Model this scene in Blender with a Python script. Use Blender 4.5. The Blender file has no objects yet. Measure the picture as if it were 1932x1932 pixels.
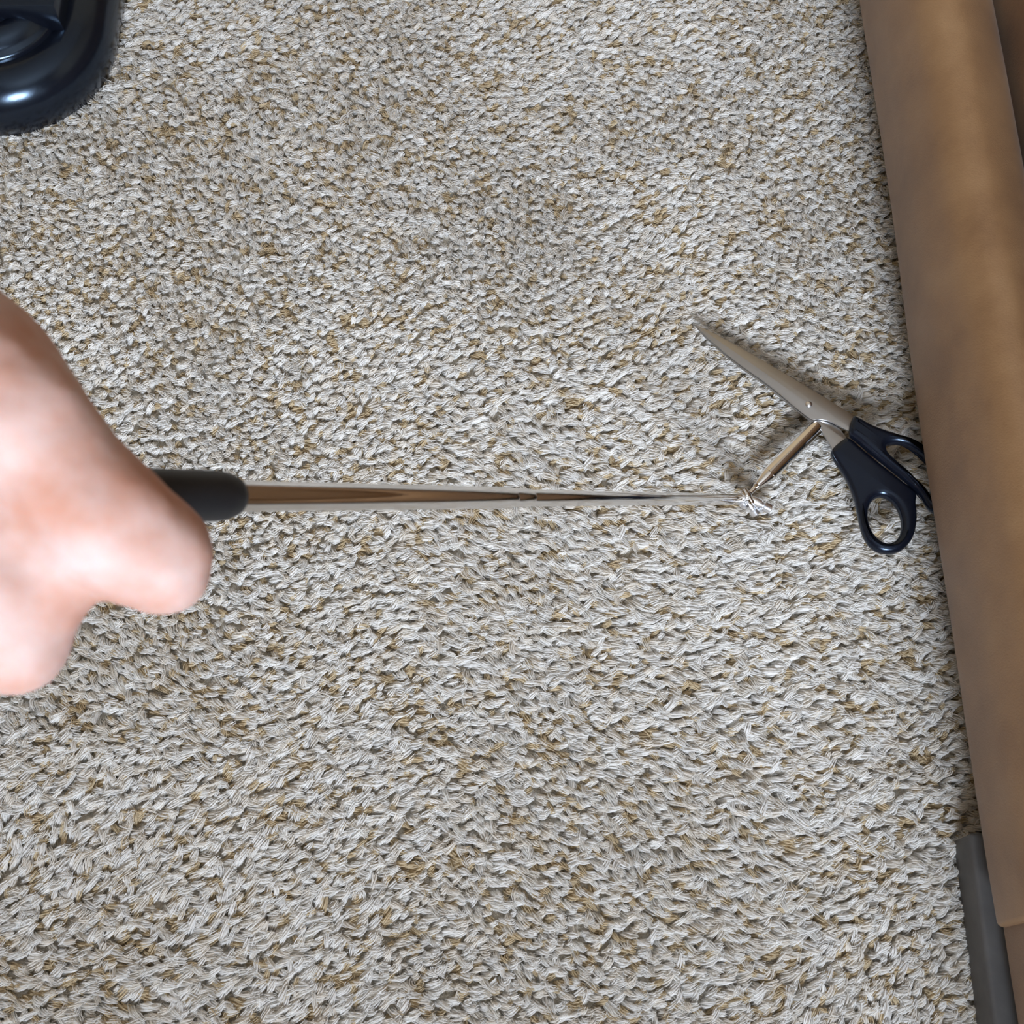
import bpy, bmesh, math, random
import numpy as np
from mathutils import Vector, Matrix, noise

random.seed(7)
rng = np.random.default_rng(7)
C = bpy.context.scene.collection
SC = bpy.context.scene

# ------------------------------------------------------------------ camera
F_PX = 2450.0                       # focal length for a 1932 px frame
CAM_H = 0.82
TILT = math.radians(22.0)
cam_data = bpy.data.cameras.new('camera')
cam_data.sensor_width = 36.0
cam_data.lens = F_PX / 1932.0 * 36.0
cam_data.clip_start = 0.02
cam_data.dof.use_dof = True
cam_data.dof.focus_distance = 0.90
cam_data.dof.aperture_fstop = 30.0
cam = bpy.data.objects.new('camera', cam_data)
cam.location = (0, 0, CAM_H)
cam.rotation_euler = (TILT, 0, 0)   # looks down, the top of the frame a little further off
C.objects.link(cam)
SC.camera = cam

# ------------------------------------------------------------------ world, light, exposure
world = bpy.data.worlds.new('sky')
SC.world = world
world.use_nodes = True
bgn = world.node_tree.nodes['Background']
bgn.inputs['Color'].default_value = (0.765, 0.862, 1.0, 1)
bgn.inputs['Strength'].default_value = 43.0
SC.view_settings.view_transform = 'Standard'
SC.view_settings.look = 'None'
SC.view_settings.gamma = 1.0
SC.view_settings.use_curve_mapping = False
SC.view_settings.exposure = 1.22
SC.cycles.max_bounces = 9
SC.cycles.diffuse_bounces = 5
SC.cycles.sample_clamp_indirect = 6.0
SC.cycles.caustics_reflective = False

WIN = dict(x0=-0.25, x1=0.55, z0=1.10, z1=1.95, y=-1.55)
pl = bpy.data.lights.new('window_portal', 'AREA')
pl.shape = 'RECTANGLE'
pl.size = WIN['x1'] - WIN['x0']
pl.size_y = WIN['z1'] - WIN['z0']
pl.cycles.is_portal = True
po = bpy.data.objects.new('window_portal', pl)
po.location = ((WIN['x0'] + WIN['x1']) / 2, WIN['y'] - 0.06, (WIN['z0'] + WIN['z1']) / 2)
po.rotation_euler = (math.radians(90), 0, 0)
C.objects.link(po)

# ------------------------------------------------------------------ helpers
FWD = Vector((0, math.sin(TILT), -math.cos(TILT)))
UP = Vector((0, math.cos(TILT), math.sin(TILT)))
ORG = Vector((0, 0, CAM_H))

def ray(px, py):
    return FWD + Vector((1, 0, 0)) * ((px - 966) / F_PX) - UP * ((py - 966) / F_PX)

def at_depth(px, py, d):
    return ORG + ray(px, py) * d

def at_z(px, py, z):
    r = ray(px, py)
    return ORG + r * ((z - CAM_H) / r.z)

def at_plane(px, py, p0, n):
    r = ray(px, py)
    return ORG + r * ((p0 - ORG).dot(n) / r.dot(n))

def tag(o, label=None, cat=None, group=None, kind=None):
    if label: o['label'] = label
    if cat: o['category'] = cat
    if group: o['group'] = group
    if kind: o['kind'] = kind
    return o

def empty(name, loc, label, cat):
    o = bpy.data.objects.new(name, None)
    o.location = loc
    o.empty_display_size = 0.02
    C.objects.link(o)
    return tag(o, label, cat)

def smooth(me, angle=None):
    for p in me.polygons:
        p.use_smooth = True
    if angle is not None:
        try:
            me.set_sharp_from_angle(angle=angle)
        except Exception:
            pass

def link(name, me, mat, parent=None, sm=True, angle=math.radians(40)):
    """mesh given in world coordinates; becomes one object"""
    me.name = name
    me.materials.clear()
    me.materials.append(mat)
    if sm: smooth(me, angle)
    o = bpy.data.objects.new(name, me)
    C.objects.link(o)
    if parent is not None:
        o.parent = parent
        o.matrix_parent_inverse = Matrix.Translation(-parent.location)
    return o

def bm_mesh(bm, name='mesh'):
    bmesh.ops.recalc_face_normals(bm, faces=bm.faces)
    me = bpy.data.meshes.new(name)
    bm.to_mesh(me)
    bm.free()
    return me

def add_box(bm, lo, hi, bevel=0.0, seg=2):
    vs = [bm.verts.new((x, y, z)) for x in (lo[0], hi[0]) for y in (lo[1], hi[1]) for z in (lo[2], hi[2])]
    q = [(0, 1, 3, 2), (4, 6, 7, 5), (0, 4, 5, 1), (2, 3, 7, 6), (0, 2, 6, 4), (1, 5, 7, 3)]
    fs = [bm.faces.new([vs[i] for i in f]) for f in q]
    if bevel:
        es = list({e for f in fs for e in f.edges})
        bmesh.ops.bevel(bm, geom=es, offset=bevel, segments=seg, affect='EDGES', profile=0.5)

def frame_of(d):
    d = d.normalized()
    a = Vector((0, 0, 1)) if abs(d.z) < 0.9 else Vector((1, 0, 0))
    u = d.cross(a).normalized()
    return u, d.cross(u).normalized()

def add_lathe(bm, p0, p1, prof, n=32):
    """prof: (t along p0-p1 in metres, radius); surface of revolution about the line, capped"""
    d = (p1 - p0).normalized()
    u, v = frame_of(d)
    rings = []
    for t, r in prof:
        c = p0 + d * t
        rings.append([bm.verts.new(c + (u * math.cos(2 * math.pi * k / n) + v * math.sin(2 * math.pi * k / n)) * r)
                      for k in range(n)])
    for a, b in zip(rings, rings[1:]):
        for k in range(n):
            bm.faces.new((a[k], a[(k + 1) % n], b[(k + 1) % n], b[k]))
    bm.faces.new(rings[0][::-1])
    bm.faces.new(rings[-1])

def lathe(p0, p1, prof, n=32):
    bm = bmesh.new()
    add_lathe(bm, p0, p1, prof, n)
    return bm_mesh(bm)

def loft(bm, rings, cap=True):
    rs = [[bm.verts.new(p) for p in r] for r in rings]
    n = len(rs[0])
    for a, b in zip(rs, rs[1:]):
        for k in range(n):
            bm.faces.new((a[k], a[(k + 1) % n], b[(k + 1) % n], b[k]))
    if cap:
        bm.faces.new(rs[0][::-1])
        bm.faces.new(rs[-1])

def catmull(pts, per=6, closed=True):
    out = []
    n = len(pts)
    for i in range(n if closed else n - 1):
        g = lambda j: Vector(pts[j % n]) if closed else Vector(pts[max(0, min(n - 1, j))])
        p0, p1, p2, p3 = g(i - 1), g(i), g(i + 1), g(i + 2)
        for k in range(per):
            t = k / per
            out.append(0.5 * ((2 * p1) + (p2 - p0) * t + (2 * p0 - 5 * p1 + 4 * p2 - p3) * t * t
                              + (3 * p1 - p0 - 3 * p2 + p3) * t ** 3))
    if not closed: out.append(Vector(pts[-1]))
    return out

def plate(loops, thick, bevel, mtx, res=3):
    """filled 2D outline (first loop) with holes (others), extruded and rounded; returns world mesh"""
    cu = bpy.data.curves.new('outline', 'CURVE')
    cu.dimensions = '2D'
    cu.fill_mode = 'BOTH'
    cu.extrude = max(thick / 2 - bevel, 1e-5)
    cu.bevel_depth = bevel
    cu.bevel_resolution = res
    cu.offset = -bevel
    for lp in loops:
        s = cu.splines.new('POLY')
        s.points.add(len(lp) - 1)
        for q, p in zip(s.points, lp):
            q.co = (p[0], p[1], 0, 1)
        s.use_cyclic_u = True
    o = bpy.data.objects.new('outline', cu)
    C.objects.link(o)
    dg = bpy.context.evaluated_depsgraph_get()
    me = bpy.data.meshes.new_from_object(o.evaluated_get(dg))
    bpy.data.objects.remove(o)
    bm = bmesh.new()
    bm.from_mesh(me)
    bmesh.ops.remove_doubles(bm, verts=bm.verts, dist=1e-6)
    bmesh.ops.recalc_face_normals(bm, faces=bm.faces)
    bm.to_mesh(me)
    bm.free()
    me.transform(mtx)
    return me

# ------------------------------------------------------------------ materials
def mat(name, color, rough=0.5, metal=0.0, build=None, **kw):
    m = bpy.data.materials.new(name)
    m.use_nodes = True
    nt = m.node_tree
    b = nt.nodes['Principled BSDF']
    b.inputs['Base Color'].default_value = (*color, 1)
    b.inputs['Roughness'].default_value = rough
    b.inputs['Metallic'].default_value = metal
    for k, v in kw.items():
        b.inputs[k.replace('_', ' ')].default_value = v
    if build: build(nt, b)
    return m

def noise_node(nt, scale, detail=4, rough=0.55, stretch=None):
    tc = nt.nodes.new('ShaderNodeTexCoord')
    n = nt.nodes.new('ShaderNodeTexNoise')
    n.inputs['Scale'].default_value = scale
    n.inputs['Detail'].default_value = detail
    n.inputs['Roughness'].default_value = rough
    src = tc.outputs['Object']
    if stretch:
        mp = nt.nodes.new('ShaderNodeMapping')
        mp.inputs['Scale'].default_value = stretch
        nt.links.new(src, mp.inputs['Vector'])
        src = mp.outputs['Vector']
    nt.links.new(src, n.inputs['Vector'])
    return n

def ramp(nt, fac, stops):
    r = nt.nodes.new('ShaderNodeValToRGB')
    els = r.color_ramp.elements
    while len(els) < len(stops): els.new(0.5)
    for e, (p, c) in zip(els, stops):
        e.position = p
        e.color = (*c, 1)
    nt.links.new(fac, r.inputs['Fac'])
    return r

def bump(nt, b, fac, strength, dist):
    bp = nt.nodes.new('ShaderNodeBump')
    bp.inputs['Strength'].default_value = strength
    bp.inputs['Distance'].default_value = dist
    nt.links.new(fac, bp.inputs['Height'])
    nt.links.new(bp.outputs['Normal'], b.inputs['Normal'])

def b_suede(nt, b):
    n = noise_node(nt, 22, 5, 0.6)
    r = ramp(nt, n.outputs['Fac'], [(0.30, (0.19, 0.100, 0.045)), (0.52, (0.245, 0.135, 0.062)), (0.72, (0.285, 0.165, 0.079))])
    nt.links.new(r.outputs['Color'], b.inputs['Base Color'])
    f = noise_node(nt, 900, 2, 0.6)
    bump(nt, b, f.outputs['Fac'], 0.35, 0.0006)
M_SUEDE = mat('brown_suede', (0.36, 0.21, 0.11), 0.47, build=b_suede, Sheen_Weight=0.06, Sheen_Roughness=0.4,
              Specular_IOR_Level=0.55)

def b_skin(nt, b):
    n = noise_node(nt, 48, 3, 0.5)
    r = ramp(nt, n.outputs['Fac'], [(0.34, (0.37, 0.180, 0.125)), (0.50, (0.42, 0.262, 0.220)), (0.66, (0.455, 0.335, 0.305))])
    nt.links.new(r.outputs['Color'], b.inputs['Base Color'])
    f = noise_node(nt, 420, 4, 0.6)
    bump(nt, b, f.outputs['Fac'], 0.18, 0.0006)
M_SKIN = mat('skin', (0.75, 0.47, 0.38), 0.62, build=b_skin, Subsurface_Weight=0.40, Subsurface_Scale=0.007, Specular_IOR_Level=0.3,
             Subsurface_Radius=(1.0, 0.35, 0.2))
M_NAIL = mat('fingernail', (0.80, 0.55, 0.50), 0.3)

def b_black(nt, b):
    f = noise_node(nt, 500, 3, 0.6)
    bump(nt, b, f.outputs['Fac'], 0.10, 0.0004)
M_BLACK = mat('black_gloss_plastic', (0.004, 0.005, 0.009), 0.20, build=b_black, Specular_IOR_Level=0.6, Specular_Tint=(0.55, 0.75, 1.0, 1))  # blue of the window's reflection is put into the base and specular tint
M_HANDLE = mat('black_handle_plastic', (0.005, 0.006, 0.011), 0.24, build=b_black, Specular_IOR_Level=0.6, Specular_Tint=(0.55, 0.72, 1.0, 1))  # bluish window glint coloured into the plastic here too
M_GRIP = mat('black_rubber', (0.008, 0.008, 0.009), 0.5, build=b_black, Specular_IOR_Level=0.3)
M_CHROME = mat('chrome', (0.86, 0.84, 0.82), 0.07, 1.0)
M_BRIGHT = mat('bright_steel', (0.93, 0.94, 0.96), 0.28, 1.0)

M_STEEL = mat('brushed_steel', (0.47, 0.47, 0.475), 0.28, 1.0)

def b_slab(nt, b):
    n = noise_node(nt, 60, 4)
    r = ramp(nt, n.outputs['Fac'], [(0.3, (0.085, 0.084, 0.086)), (0.7, (0.115, 0.114, 0.115))])
    nt.links.new(r.outputs['Color'], b.inputs['Base Color'])
M_SLAB = mat('dark_grey_board', (0.07, 0.07, 0.07), 0.6, build=b_slab)

def b_wall(nt, b):
    n = noise_node(nt, 180, 3)
    bump(nt, b, n.outputs['Fac'], 0.1, 0.002)
M_WALL = mat('beige_paint', (0.54, 0.41, 0.25), 0.85, build=b_wall)
M_CEIL = mat('ceiling_paint', (0.74, 0.71, 0.66), 0.9, build=b_wall)
M_WHITE = mat('white_gloss_paint', (0.75, 0.74, 0.7), 0.4)

def b_backing(nt, b):
    n = noise_node(nt, 240, 5, 0.7)
    r = ramp(nt, n.outputs['Fac'], [(0.30, (0.56, 0.48, 0.36)), (0.6, (0.74, 0.69, 0.61))])
    nt.links.new(r.outputs['Color'], b.inputs['Base Color'])
    bump(nt, b, n.outputs['Fac'], 0.8, 0.004)
M_BACK = mat('carpet_backing', (0.5, 0.43, 0.33), 0.95, build=b_backing)

def b_yarn(nt, b):
    a = nt.nodes.new('ShaderNodeAttribute')
    a.attribute_name = 'yarn'
    nt.links.new(a.outputs['Color'], b.inputs['Base Color'])
    tl = nt.nodes.new('ShaderNodeBsdfTranslucent')
    nt.links.new(a.outputs['Color'], tl.inputs['Color'])
    ms = nt.nodes.new('ShaderNodeMixShader'); ms.inputs[0].default_value = 0.40
    out = next(q for q in nt.nodes if q.type == 'OUTPUT_MATERIAL')
    nt.links.new(b.outputs[0], ms.inputs[1]); nt.links.new(tl.outputs[0], ms.inputs[2])
    nt.links.new(ms.outputs[0], out.inputs['Surface'])
M_YARN = mat('carpet_yarn', (0.7, 0.65, 0.57), 0.8, build=b_yarn, Sheen_Weight=0.1, Specular_IOR_Level=0.25)

def make_pane():
    m = bpy.data.materials.new('window_glass')
    m.use_nodes = True
    nt = m.node_tree
    nt.nodes.clear()
    out = nt.nodes.new('ShaderNodeOutputMaterial')
    mix = nt.nodes.new('ShaderNodeMixShader')
    fr = nt.nodes.new('ShaderNodeFresnel'); fr.inputs['IOR'].default_value = 1.4
    tr = nt.nodes.new('ShaderNodeBsdfTransparent')
    gl = nt.nodes.new('ShaderNodeBsdfGlossy'); gl.inputs['Roughness'].default_value = 0.02
    nt.links.new(fr.outputs[0], mix.inputs[0])
    nt.links.new(tr.outputs[0], mix.inputs[1])
    nt.links.new(gl.outputs[0], mix.inputs[2])
    nt.links.new(mix.outputs[0], out.inputs[0])
    return m
M_GLASS = make_pane()

# ------------------------------------------------------------------ the room (out of frame, it lights the floor)
PILE = 0.008                               # pile height; the top of the pile lies at z = 0
RX0, RX1, RY0, RY1, RZ = -2.2, 1.45, -1.55, 2.4, 2.42
def struct(name, boxes, m, parent=None, bevel=0.0):
    bm = bmesh.new()
    for lo, hi in boxes: add_box(bm, lo, hi, bevel)
    o = link(name, bm_mesh(bm), m, parent, sm=False)
    if parent is None: o['kind'] = 'structure'
    return o
Z0 = -PILE
struct('floor', [((RX0 - .1, RY0 - .1, Z0 - .05), (RX1 + .1, RY1 + .1, Z0))], M_BACK)
struct('ceiling', [((RX0 - .1, RY0 - .1, RZ), (RX1 + .1, RY1 + .1, RZ + .05))], M_CEIL)
struct('wall_left', [((RX0 - .1, RY0, Z0), (RX0, RY1, RZ))], M_WALL)
struct('wall_right', [((RX1, RY0, Z0), (RX1 + .1, RY1, RZ))], M_WALL)
struct('wall_back', [((RX0 - .1, RY1, Z0), (RX1 + .1, RY1 + .1, RZ))], M_WALL)
w = WIN
struct('wall_front', [((RX0 - .1, RY0 - .1, Z0), (w['x0'], RY0, RZ)), ((w['x1'], RY0 - .1, Z0), (RX1 + .1, RY0, RZ)),
                      ((w['x0'], RY0 - .1, Z0), (w['x1'], RY0, w['z0'])), ((w['x0'], RY0 - .1, w['z1']), (w['x1'], RY0, RZ))], M_WALL)
fw = 0.05
xm = (w['x0'] + w['x1']) / 2
win = struct('window_1', [((w['x0'], RY0 - .07, w['z0']), (w['x0'] + fw, RY0 - .02, w['z1'])),
                          ((w['x1'] - fw, RY0 - .07, w['z0']), (w['x1'], RY0 - .02, w['z1'])),
                          ((xm - fw / 2, RY0 - .07, w['z0'] + fw), (xm + fw / 2, RY0 - .02, w['z1'] - fw)),
                          ((w['x0'] + fw, RY0 - .07, w['z0']), (w['x1'] - fw, RY0 - .02, w['z0'] + fw)),
                          ((w['x0'] + fw, RY0 - .07, w['z1'] - fw), (w['x1'] - fw, RY0 - .02, w['z1']))], M_WHITE)
for xa, xb in ((w['x0'] + fw, xm - fw / 2), (xm + fw / 2, w['x1'] - fw)):
    struct('pane', [((xa, RY0 - .047, w['z0'] + fw), (xb, RY0 - .043, w['z1'] - fw))], M_GLASS, win)

# ------------------------------------------------------------------ sofa
SX = 0.272                                                   # front of the front panel
def sofa_x(y): return SX - 0.016 * (y - 0.06)                # the sofa stands a touch askew
sofa = empty('sofa', (0.6, 0.6, 0.0),
             'brown suede sofa with padded front panel at right side, scissors reaching under its edge', 'sofa')
def sweep(prof, ys, wob=0.0, endr=0.0, seed=0.0):
    """closed XZ profile carried along y; ends rounded by shrinking toward the profile's middle"""
    pr = catmull([(x, z, 0) for x, z in prof], 4)
    cx = sum(p.x for p in pr) / len(pr); cz = sum(p.y for p in pr) / len(pr)
    rings = []
    y0, y1 = ys[0], ys[-1]
    for y in ys:
        e = min(y - y0, y1 - y)
        k = 1.0
        inset = 0.0
        if endr and e < endr:
            inset = endr * (1 - math.sqrt(max(0.0, 1 - (1 - e / endr) ** 2)))
        ring = []
        for p in pr:
            dx, dz = p.x - cx, p.y - cz
            l = math.hypot(dx, dz)
            s = max(0.05, (l - inset) / l)
            wv = wob * noise.noise(Vector((p.x * 9 + seed, y * 5.5, p.y * 9)))
            ring.append((sofa_x(y) + cx + dx * s + wv, y, cz + dz * s + wv * 0.6))
        rings.append(ring)
    bm = bmesh.new()
    loft(bm, rings)
    return bm_mesh(bm)
def stations(a, b, n, endr=0.0):
    ys = [a + (b - a) * i / n for i in range(n + 1)]
    if endr:
        ys += [a + endr * t for t in (.03, .1, .22, .4, .65)] + [b - endr * t for t in (.03, .1, .22, .4, .65)]
    return sorted(ys)
PY = 0.057                                                   # near end of the front panel
prof_panel = [(.085, .058), (.05, .051), (.014, .0495), (.004, .052), (.000, .060), (-.002, .082), (-.002, .110),
              (.0015, .130), (.007, .1465), (.016, .1575), (.026, .1605), (.034, .1585), (.045, .152), (.056, .143), (.0625, .132), (.0640, .108),
              (.075, .098), (.088, .085)]
link('front_panel', sweep(prof_panel, stations(PY, 1.75, 60, .004), .003, .004, 3.0), M_SUEDE, sofa)
prof_base = [(.085, .050), (.03, .047), (.010, .048), (.006, .052), (.005, .08), (.006, .12), (.012, .133), (.03, .138), (.086, .135)]
link('side_panel', sweep(prof_base, stations(-.62, PY + .03, 24, .012), .002, .012, 9.0), M_SUEDE, sofa)
prof_cush = [(.70, .13), (.12, .108), (.080, .104), (.068, .112), (.0645, .14), (.066, .25), (.072, .33), (.085, .385),
             (.115, .412), (.2, .425), (.45, .425), (.66, .415), (.71, .38), (.72, .25)]
link('seat_cushion', sweep(prof_cush, stations(-.04, 1.10, 40, .03), .008, .03, 5.0), M_SUEDE, sofa)
link('seat_cushion', sweep(prof_cush, stations(1.11, 1.75, 24, .03), .008, .03, 6.0), M_SUEDE, sofa)
prof_frame = [(.80, .055), (.15, .055), (.085, .057), (.080, .08), (.082, .11), (.12, .117), (.80, .12), (.84, .1)]
link('frame', sweep(prof_frame, stations(-.60, 1.78, 16, .01), 0, .01), M_SUEDE, sofa)
prof_back = [(.70, .12), (.72, .45), (.74, .72), (.80, .80), (.90, .80), (.95, .70), (.96, .3), (.95, .12)]
link('backrest', sweep(prof_back, stations(-.60, 1.95, 20, .04), .006, .04), M_SUEDE, sofa)
prof_arm = [(.02, .14), (.018, .4), (.022, .52), (.06, .58), (.3, .59), (.7, .59), (.82, .55), (.83, .3), (.82, .14), (.4, .138)]
link('armrest', sweep(prof_arm, stations(-.45, -.05, 14, .05), .004, .05), M_SUEDE, sofa)
link('armrest', sweep(prof_arm, stations(1.76, 1.97, 10, .05), .004, .05), M_SUEDE, sofa)
for fx, fy in ((.14, -.50), (.76, -.50), (.14, 1.68), (.76, 1.68)):
    bm = bmesh.new()
    x = sofa_x(fy) + fx
    add_lathe(bm, Vector((x, fy, -PILE)), Vector((x, fy, .06)), [(0, .022), (.004, .024), (.072, .03)], 20)
    link('foot', bm_mesh(bm), M_BLACK, sofa)

# ------------------------------------------------------------------ dark board under the sofa's near end
bm = bmesh.new()
add_box(bm, (.2735, -.40, -.004), (.62, .113, .029), .0025, 3)
slab = link('board', bm_mesh(bm), M_SLAB)
tag(slab, 'dark grey flat board lying on the carpet under the near end of the sofa', 'board')

# ------------------------------------------------------------------ black appliance base, far left corner
app = empty('appliance_base', at_z(60, 60, -.003), 'glossy black rounded plastic base with a stepped rim in far left corner of carpet', 'appliance')
P_R = at_z(219, 60, .018)
P_B = at_z(30, 236, .018)
RAD = .088
def rrect(d, z, hx=.16, hy=.15):
    """rounded rectangle whose right edge is P_R.x and near edge P_B.y, inset by d"""
    x1, y0 = P_R.x - d, P_B.y + d
    x0, y1 = P_R.x - 2 * hx + d, P_B.y + 2 * hy - d
    r = max(RAD - d, .012)
    out = []
    for cx, cy, a0 in ((x1 - r, y0 + r, -90), (x1 - r, y1 - r, 0), (x0 + r, y1 - r, 90), (x0 + r, y0 + r, 180)):
        for k in range(17):
            a = math.radians(a0 + 90 * k / 16)
            out.append((cx + r * math.cos(a), cy + r * math.sin(a), z))
    return out
prof_rim = [(.006, -.004), (.002, .004), (0, .012), (0, .020), (.002, .028), (.007, .036), (.014, .042), (.022, .0455), (.030, .046), (.0345, .0435)]
bm = bmesh.new(); loft(bm, [rrect(d, z) for d, z in prof_rim])
link('outer_shell', bm_mesh(bm), M_BLACK, app)
prof_in = [(.0335, .036), (.034, .046), (.036, .0485), (.0375, .049), (.040, .0515), (.044, .0555), (.049, .0582), (.054, .0590), (.0575, .0582), (.0595, .0562)]
bm = bmesh.new(); loft(bm, [rrect(d, z) for d, z in prof_in])
link('inner_shell', bm_mesh(bm), M_BLACK, app)
q = at_z(102, 13, .07)
bm = bmesh.new()
add_box(bm, (q.x - .12, q.y, .045), (q.x, q.y + .10, .071), .0015, 2)
link('raised_block', bm_mesh(bm), M_BLACK, app)
q = at_z(-3, 39, .056)
bm = bmesh.new()
add_lathe(bm, q - Vector((0, 0, .006)), q, [(0, .0075), (.005, .0075), (.0065, .0065), (.0075, .004)], 24)
link('knob', bm_mesh(bm), M_BLACK, app)

# ------------------------------------------------------------------ scissors
def cz(x, y):                                   # traced at 3.864x from (1280, 580)
    return (1280 + x / 3.864, 580 + y / 3.864)
S_TIP = at_z(*cz(115, 128), .009)
S_PIV = at_z(*cz(950, 710), .0185)
SU = (S_PIV - S_TIP).normalized()
SV = Vector((0, 0, 1)).cross(SU).normalized()
SN = SU.cross(SV).normalized()
S_MTX = Matrix(((SU.x, SV.x, SN.x, S_TIP.x), (SU.y, SV.y, SN.y, S_TIP.y), (SU.z, SV.z, SN.z, S_TIP.z), (0, 0, 0, 1)))
def suv(pts, off=0.0):
    out = []
    for x, y in pts:
        d = at_plane(*cz(x, y), S_TIP + SN * off, SN) - S_TIP
        out.append((d.dot(SU), d.dot(SV)))
    return out
scis = empty('scissors', S_PIV, 'closed steel scissors with black plastic handles held by the magnet beside the sofa', 'scissors')
def off_mtx(h): return S_MTX @ Matrix.Translation((0, 0, h))
def blade_curve(pts): return [(p.x, p.y) for p in catmull([(x, y, 0) for x, y in pts], 5, closed=False)]
up_blade = (blade_curve([(115, 128), (240, 182), (480, 312), (800, 498), (1060, 655), (1290, 800)]) + [(1400, 880), (1400, 980), (1300, 935)]
            + blade_curve([(1200, 885), (1150, 858), (1100, 833), (1040, 820), (1000, 822), (962, 816), (880, 756), (660, 572), (400, 385), (200, 214)]))
lo_blade = [(122, 136), (300, 250), (500, 370), (700, 480), (900, 600), (1020, 700), (1120, 790), (1170, 880), (1230, 960), (1330, 1040), (1230, 1130), (1120, 1030)] \
    + blade_curve([(1040, 900), (1000, 850), (950, 822), (860, 756), (640, 576), (388, 392), (195, 222)])
link('blade', plate([suv(up_blade, .0016)], .0016, .0004, off_mtx(.0016), 1), M_STEEL, scis, angle=math.radians(25))
link('blade', plate([suv(lo_blade, -.0003)], .0016, .0004, off_mtx(-.0003), 1), M_STEEL, scis, angle=math.radians(25))
pv = at_plane(*cz(950, 706), S_TIP + SN * .0024, SN)
link('pivot_rivet', lathe(pv - SN * .001, pv + SN * .002, [(0, .0024), (.0012, .0024), (.0019, .0019), (.0023, .0009)], 24), M_BRIGHT, scis)
# lower handle with its ring
lo_out = catmull([(x, y, 0) for x, y in suv([(1205, 948), (1118, 1032), (1150, 1110), (1222, 1225), (1272, 1340), (1302, 1450), (1330, 1580), (1372, 1685),
        (1445, 1755), (1540, 1777), (1640, 1748), (1718, 1655), (1745, 1530), (1738, 1410), (1735, 1330), (1640, 1255), (1450, 1105), (1330, 1005), (1260, 945)], .004)], 5)
def ell(cx, cy, a, b, rot, n=40):
    r = math.radians(rot)
    return [(cx + a * math.cos(t) * math.cos(r) - b * math.sin(t) * math.sin(r),
             cy + a * math.cos(t) * math.sin(r) + b * math.sin(t) * math.cos(r)) for t in [2 * math.pi * k / n for k in range(n)]]
lo_hole = suv(ell(1510, 1533, 176, 118, 74), .004)
link('handle', plate([lo_out, lo_hole], .0095, .0042, off_mtx(-.0005), 5), M_HANDLE, scis, angle=None)
# upper handle: long loop, its far end under the sofa
up_out = catmull([(x, y, 0) for x, y in suv([(1272, 795), (1335, 812), (1405, 852), (1500, 890), (1590, 918), (1670, 945), (1765, 1005), (1870, 1110), (1950, 1240), (1985, 1380),
        (1960, 1480), (1890, 1500), (1815, 1450), (1755, 1350), (1640, 1245), (1440, 1085), (1300, 965), (1245, 912)], .006)], 5)
up_hole = catmull([(x, y, 0) for x, y in suv([(1520, 1000), (1600, 985), (1700, 1015), (1800, 1090), (1880, 1210), (1920, 1340), (1900, 1420), (1840, 1370), (1700, 1210), (1590, 1115), (1530, 1055)], .006)], 5)
link('handle', plate([up_out, up_hole], .0095, .0042, off_mtx(.0040), 5), M_HANDLE, scis, angle=None)

# ------------------------------------------------------------------ telescoping magnetic pick-up tool
T_TIP = at_z(1400, 942, .017)
T_GRIP = at_depth(446, 936, .361)
tool = empty('pickup_tool', T_TIP, 'chrome telescoping magnetic pickup tool with black grip reaching down to the scissors', 'tool')
TD = (T_TIP - T_GRIP).normalized()
TL = (T_TIP - T_GRIP).length
def on_axis(px):
    """distance along the tool's axis from the grip end, at a picture column"""
    lo, hi = -.3, TL
    for _ in range(60):
        m_ = (lo + hi) / 2
        p = T_GRIP + TD * m_ - ORG
        x = 966 + F_PX * p.x / p.dot(FWD)
        if x < px: lo = m_
        else: hi = m_
    return lo
s1, s2 = on_axis(963), on_axis(998)
GR = .0070
link('grip', lathe(T_GRIP - TD * .098, T_GRIP, [(0, GR * .7), (.002, GR * .9), (.005, GR), (.088, GR), (.093, GR * .93), (.096, GR * .8), (.098, GR * .55)], 36), M_GRIP, tool)
def tube(a, b, r):
    L = b - a
    return lathe(T_GRIP + TD * a, T_GRIP + TD * b, [(0, r), (L - .0012, r), (L - .0003, r * .97), (L, r * .86)], 48)
link('shaft_section', tube(-.01, s1, .0044), M_CHROME, tool)
link('shaft_section', tube(s1 - .01, s2, .0039), M_CHROME, tool)
link('shaft_section', tube(s2 - .01, TL - .003, .0036), M_CHROME, tool)
# swivel joint at the tip
J = at_z(1409, 936, .020)
link('joint_collar', lathe(T_GRIP + TD * (TL - .006), T_GRIP + TD * (TL + .002), [(0, .0038), (.001, .0041), (.003, .0041), (.0035, .003), (.0045, .0038), (.0065, .0038), (.008, .002)], 24), M_BRIGHT, tool)
bm = bmesh.new()
bmesh.ops.create_icosphere(bm, subdivisions=3, radius=.0034, matrix=Matrix.Translation(J))
link('joint_ball', bm_mesh(bm), M_CHROME, tool)
def stub(pa, pb, za, zb, r0, r1):
    a, b = at_z(*pa, za), at_z(*pb, zb)
    L = (b - a).length
    return lathe(a, b, [(0, r0 * .7), (L * .08, r0), (L * .45, (r0 + r1) / 2), (L * .5, r0 * .75), (L * .58, r0 * .75), (L * .62, r1), (L * .92, r1), (L, r1 * .45)], 18)
link('joint_prong', stub((1415, 941), (1455, 961), .019, .013, .0028, .0036), M_BRIGHT, tool)
link('joint_prong', stub((1409, 944), (1427, 970), .018, .010, .0027, .0036), M_BRIGHT, tool)
link('joint_prong', stub((1414, 944), (1440, 964), .015, .008, .0024, .0030), M_BRIGHT, tool)
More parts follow.
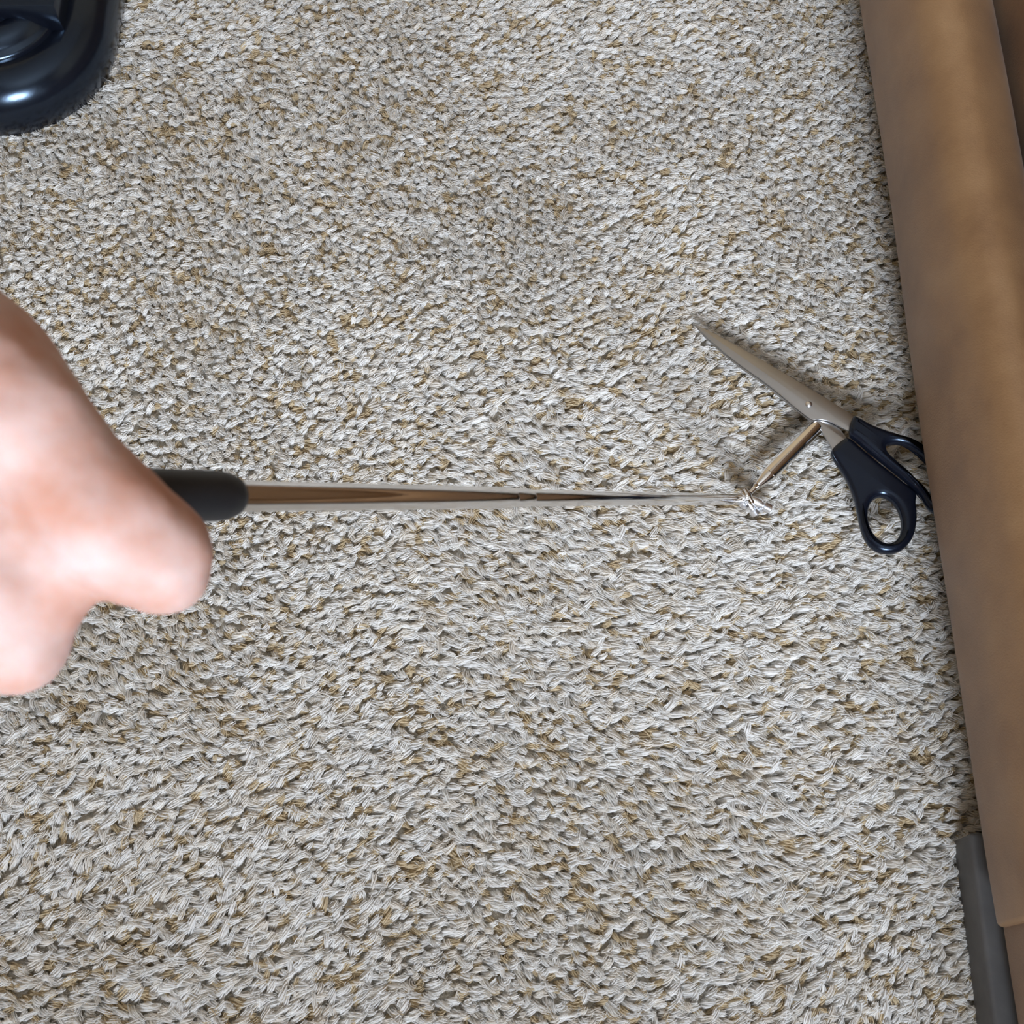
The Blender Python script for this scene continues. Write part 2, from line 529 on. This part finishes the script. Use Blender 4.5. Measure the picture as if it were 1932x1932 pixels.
link('joint_pin', stub((1398, 942), (1407, 956), .020, .015, .0024, .0032), M_BRIGHT, tool)
link('joint_pin', stub((1420, 951), (1402, 923), .021, .021, .0019, .0024), M_CHROME, tool)
# magnet head
MA, MB = at_z(1417, 928, .020), at_z(1543, 803, .0165)
ML = (MB - MA).length
link('magnet_head', lathe(MA, MB, [(-.001, .0014), (.004, .0017), (.0055, .0026), (.0065, .0022), (.0075, .0026), (.0175, .0050), (.0182, .0050), (.0184, .0053), (ML - .003, .0053), (ML - .0012, .0050), (ML - .0003, .0040), (ML, .0015)], 48), M_CHROME, tool, angle=math.radians(20))

# ------------------------------------------------------------------ hand and forearm
def W(px, py, d, rpx):
    return at_depth(px, py, d), rpx * d / F_PX
def capsule(bm, a, b):
    t = bmesh.new()
    for c, r in (a, b):
        bmesh.ops.create_icosphere(t, subdivisions=3, radius=r, matrix=Matrix.Translation(c))
    res = bmesh.ops.convex_hull(t, input=t.verts)
    bad = [v for v in t.verts if not v.link_faces]
    bmesh.ops.delete(t, geom=bad, context='VERTS')
    bmesh.ops.recalc_face_normals(t, faces=t.faces)
    me = bpy.data.meshes.new('t')
    t.to_mesh(me); t.free()
    bm.from_mesh(me)
    bpy.data.meshes.remove(me)
def chain(bm, pts):
    pts = [W(*p) for p in pts]
    for a, b in zip(pts, pts[1:]): capsule(bm, a, b)
bm = bmesh.new()
# thumb laid along the grip, from wrist to tip
chain(bm, [(-330, 640, .285, 250), (-100, 720, .278, 200), (24, 800, .274, 150), (52, 812, .275, 134), (110, 892, .276, 128), (188, 976, .279, 130), (245, 1022, .283, 124), (290, 1046, .286, 112), (302, 1070, .287, 97)])
# index finger: knuckle showing below the thumb, then wrapped under the grip
chain(bm, [(-330, 1000, .300, 175), (-150, 1120, .295, 140), (12, 1186, .283, 128), (30, 1120, .322, 100), (40, 1010, .337, 88), (50, 930, .335, 80)])
# middle, ring and little finger stacked behind it along the grip
chain(bm, [(-380, 1020, .325, 165), (-90, 1180, .323, 112), (-60, 1090, .350, 92), (-40, 1000, .358, 84), (-20, 930, .355, 78)])
chain(bm, [(-420, 1000, .345, 150), (-200, 1150, .350, 104), (-170, 1070, .372, 84), (-140, 990, .376, 78), (-120, 930, .372, 72)])
chain(bm, [(-450, 960, .360, 130), (-300, 1100, .370, 88), (-270, 1030, .388, 72), (-240, 970, .390, 66), (-220, 930, .386, 60)])
# palm, web between thumb and index, wrist, forearm
chain(bm, [(-330, 820, .300, 260), (-120, 900, .292, 190), (30, 1020, .284, 140), (92, 1072, .283, 112)])
chain(bm, [(-150, 1000, .285, 170), (0, 1120, .281, 135), (60, 1130, .282, 105)])
chain(bm, [(-330, 1000, .320, 210), (-120, 1060, .305, 150)])
chain(bm, [(-350, 800, .315, 270), (-700, 720, .300, 250), (-1100, 640, .300, 270), (-2000, 560, .310, 360), (-2900, 500, .33, 380)])
me0 = bm_mesh(bm)
tmp = bpy.data.objects.new('tmp', me0)
C.objects.link(tmp)
rm = tmp.modifiers.new('r', 'REMESH'); rm.mode = 'VOXEL'; rm.voxel_size = .0013; rm.use_smooth_shade = True
sm = tmp.modifiers.new('s', 'SMOOTH'); sm.factor = .6; sm.iterations = 14
dg = bpy.context.evaluated_depsgraph_get()
hme = bpy.data.meshes.new_from_object(tmp.evaluated_get(dg))
bpy.data.objects.remove(tmp)
nrm = [v.normal.copy() for v in hme.vertices]
for v, n_ in zip(hme.vertices, nrm):                    # veins, knuckle pads and slack skin
    a_ = noise.noise(v.co * 75) * .0007 + noise.noise(v.co * 190 + Vector((3, 1, 7))) * .00025
    v.co = v.co + n_ * a_
hand = link('person', hme, M_SKIN, angle=None)
tag(hand, 'bare hand at left gripping the black tool handle, thumb on top, index finger curled below', 'person')

# ------------------------------------------------------------------ carpet pile
def value_noise(x, y, s, seed):
    g = np.random.default_rng(seed).random((96, 96))
    u, v = x * s + 20, y * s + 20
    i, j = np.floor(u).astype(int) % 95, np.floor(v).astype(int) % 95
    fu, fv = u - np.floor(u), v - np.floor(v)
    fu, fv = fu * fu * (3 - 2 * fu), fv * fv * (3 - 2 * fv)
    return (g[i, j] * (1 - fu) * (1 - fv) + g[i + 1, j] * fu * (1 - fv) + g[i, j + 1] * (1 - fu) * fv + g[i + 1, j + 1] * fu * fv)
NF, NP = 12, 5                              # fibres in a tuft, points along a fibre
def make_pile(x0, x1, y0, y1, step):
    gx, gy = np.meshgrid(np.arange(x0, x1, step), np.arange(y0, y1, step * .92))
    gx = gx + (np.arange(gx.shape[0]) % 2)[:, None] * step / 2
    n = gx.size
    X = gx.ravel() + rng.normal(0, step * .28, n)
    Y = gy.ravel() + rng.normal(0, step * .28, n)
    # lean of the pile: wandering with brush and foot marks
    base = np.radians(-28) + np.radians(50) * np.clip((.55 - Y) / .5, 0, 1)
    ang = base + np.radians(100) * (value_noise(X, Y, 9, 1) - .5) + rng.normal(0, .5, n)
    lean = (.0050 + .0050 * value_noise(X, Y, 6, 2)) * rng.uniform(.6, 1.4, n)
    far = np.clip((Y - .30) / .35, 0, 1) * .35 + np.clip((X - .16) / .12, 0, 1) * .45     # brushed less here
    lean = lean * (1 - .6 * far)
    u = rng.random(n) + .45 * (value_noise(X, Y, 120, 8) - .5)
    H = PILE * (.80 + .20 * value_noise(X, Y, 30, 3)) + rng.normal(0, .0007, n)
    H = np.where(u > .80, H * .80, H)                          # tan tufts sit low, their colour stands for warm shade in the gaps
    R = rng.uniform(.0015, .0025, n)
    ca, sa = np.cos(ang)[:, None], np.sin(ang)[:, None]
    curl = rng.normal(0, .0012, n)[:, None]
    a0 = 2 * math.pi * (np.arange(NF) * .381966)[None] + rng.uniform(0, 6.28, n)[:, None]
    rad = np.sqrt((np.arange(NF) + .5) / NF)[None] * R[:, None] * rng.uniform(.85, 1.15, (n, NF))
    hl = 1 + rng.normal(0, .06, (n, NF))                       # fibres end unevenly
    P = np.zeros((n, NF, NP, 3), dtype=np.float32)
    for k in range(NP):
        t = k / (NP - 1)
        h = H[:, None] * (1 - (1 - t) ** 1.5) * hl
        l = lean[:, None] * t ** 1.7 * hl
        tilt = np.arctan2(lean * 1.7 * t ** .7, H * 1.3)[:, None]
        a = a0 + 2.2 * t                                       # the yarn's twist
        rr = rad * (.8 + .35 * t - .45 * max(0, t - .75) / .25 * .6)
        fx, fy = np.cos(a) * rr, np.sin(a) * rr
        cx = X[:, None] + ca * l - sa * curl * t * t
        cy = Y[:, None] + sa * l + ca * curl * t * t
        P[:, :, k, 0] = cx + ca * fx * np.cos(tilt) - sa * fy
        P[:, :, k, 1] = cy + sa * fx * np.cos(tilt) + ca * fy
        P[:, :, k, 2] = -PILE + h - fx * np.sin(tilt)
    P[:, :, 1:, :] += rng.normal(0, .00022, (n, NF, NP - 1, 3))
    cu = bpy.data.hair_curves.new('carpet')
    cu.add_curves([NP] * (n * NF))
    cu.attributes['position'].data.foreach_set('vector', P.ravel())
    rads = np.tile(np.array([.00042, .00045, .00043, .00038, .00018], dtype=np.float32), n * NF)
    ra = cu.attributes.get('radius') or cu.attributes.new('radius', 'FLOAT', 'POINT')
    ra.data.foreach_set('value', rads)
    # yarn colours: mostly pale greige, tan on the low tufts as painted gap shade
    pale = np.array([.88, .86, .83]); greige = np.array([.82, .775, .71]); tan = np.array([.66, .54, .36])
    col = np.where((u < .54)[:, None], pale, np.where((u < .80)[:, None], greige, tan))
    col = (col * rng.uniform(.92, 1.06, n)[:, None])[:, None, :] * rng.uniform(.9, 1.06, (n, NF))[:, :, None]
    rgba = np.ones((n, NF, 4), dtype=np.float32)
    rgba[:, :, :3] = np.minimum(col, .95)
    at = cu.attributes.new('yarn', 'FLOAT_COLOR', 'CURVE')
    at.data.foreach_set('color', rgba.ravel())
    return cu
cu = make_pile(-.60, .46, -.20, 1.04, .0042)
cu.materials.append(M_YARN)
pile = bpy.data.objects.new('carpet', cu)
C.objects.link(pile)
tag(pile, 'beige shaggy cut pile carpet covering the floor, with tan low tufts painting shade into its gaps', 'carpet', kind='stuff')
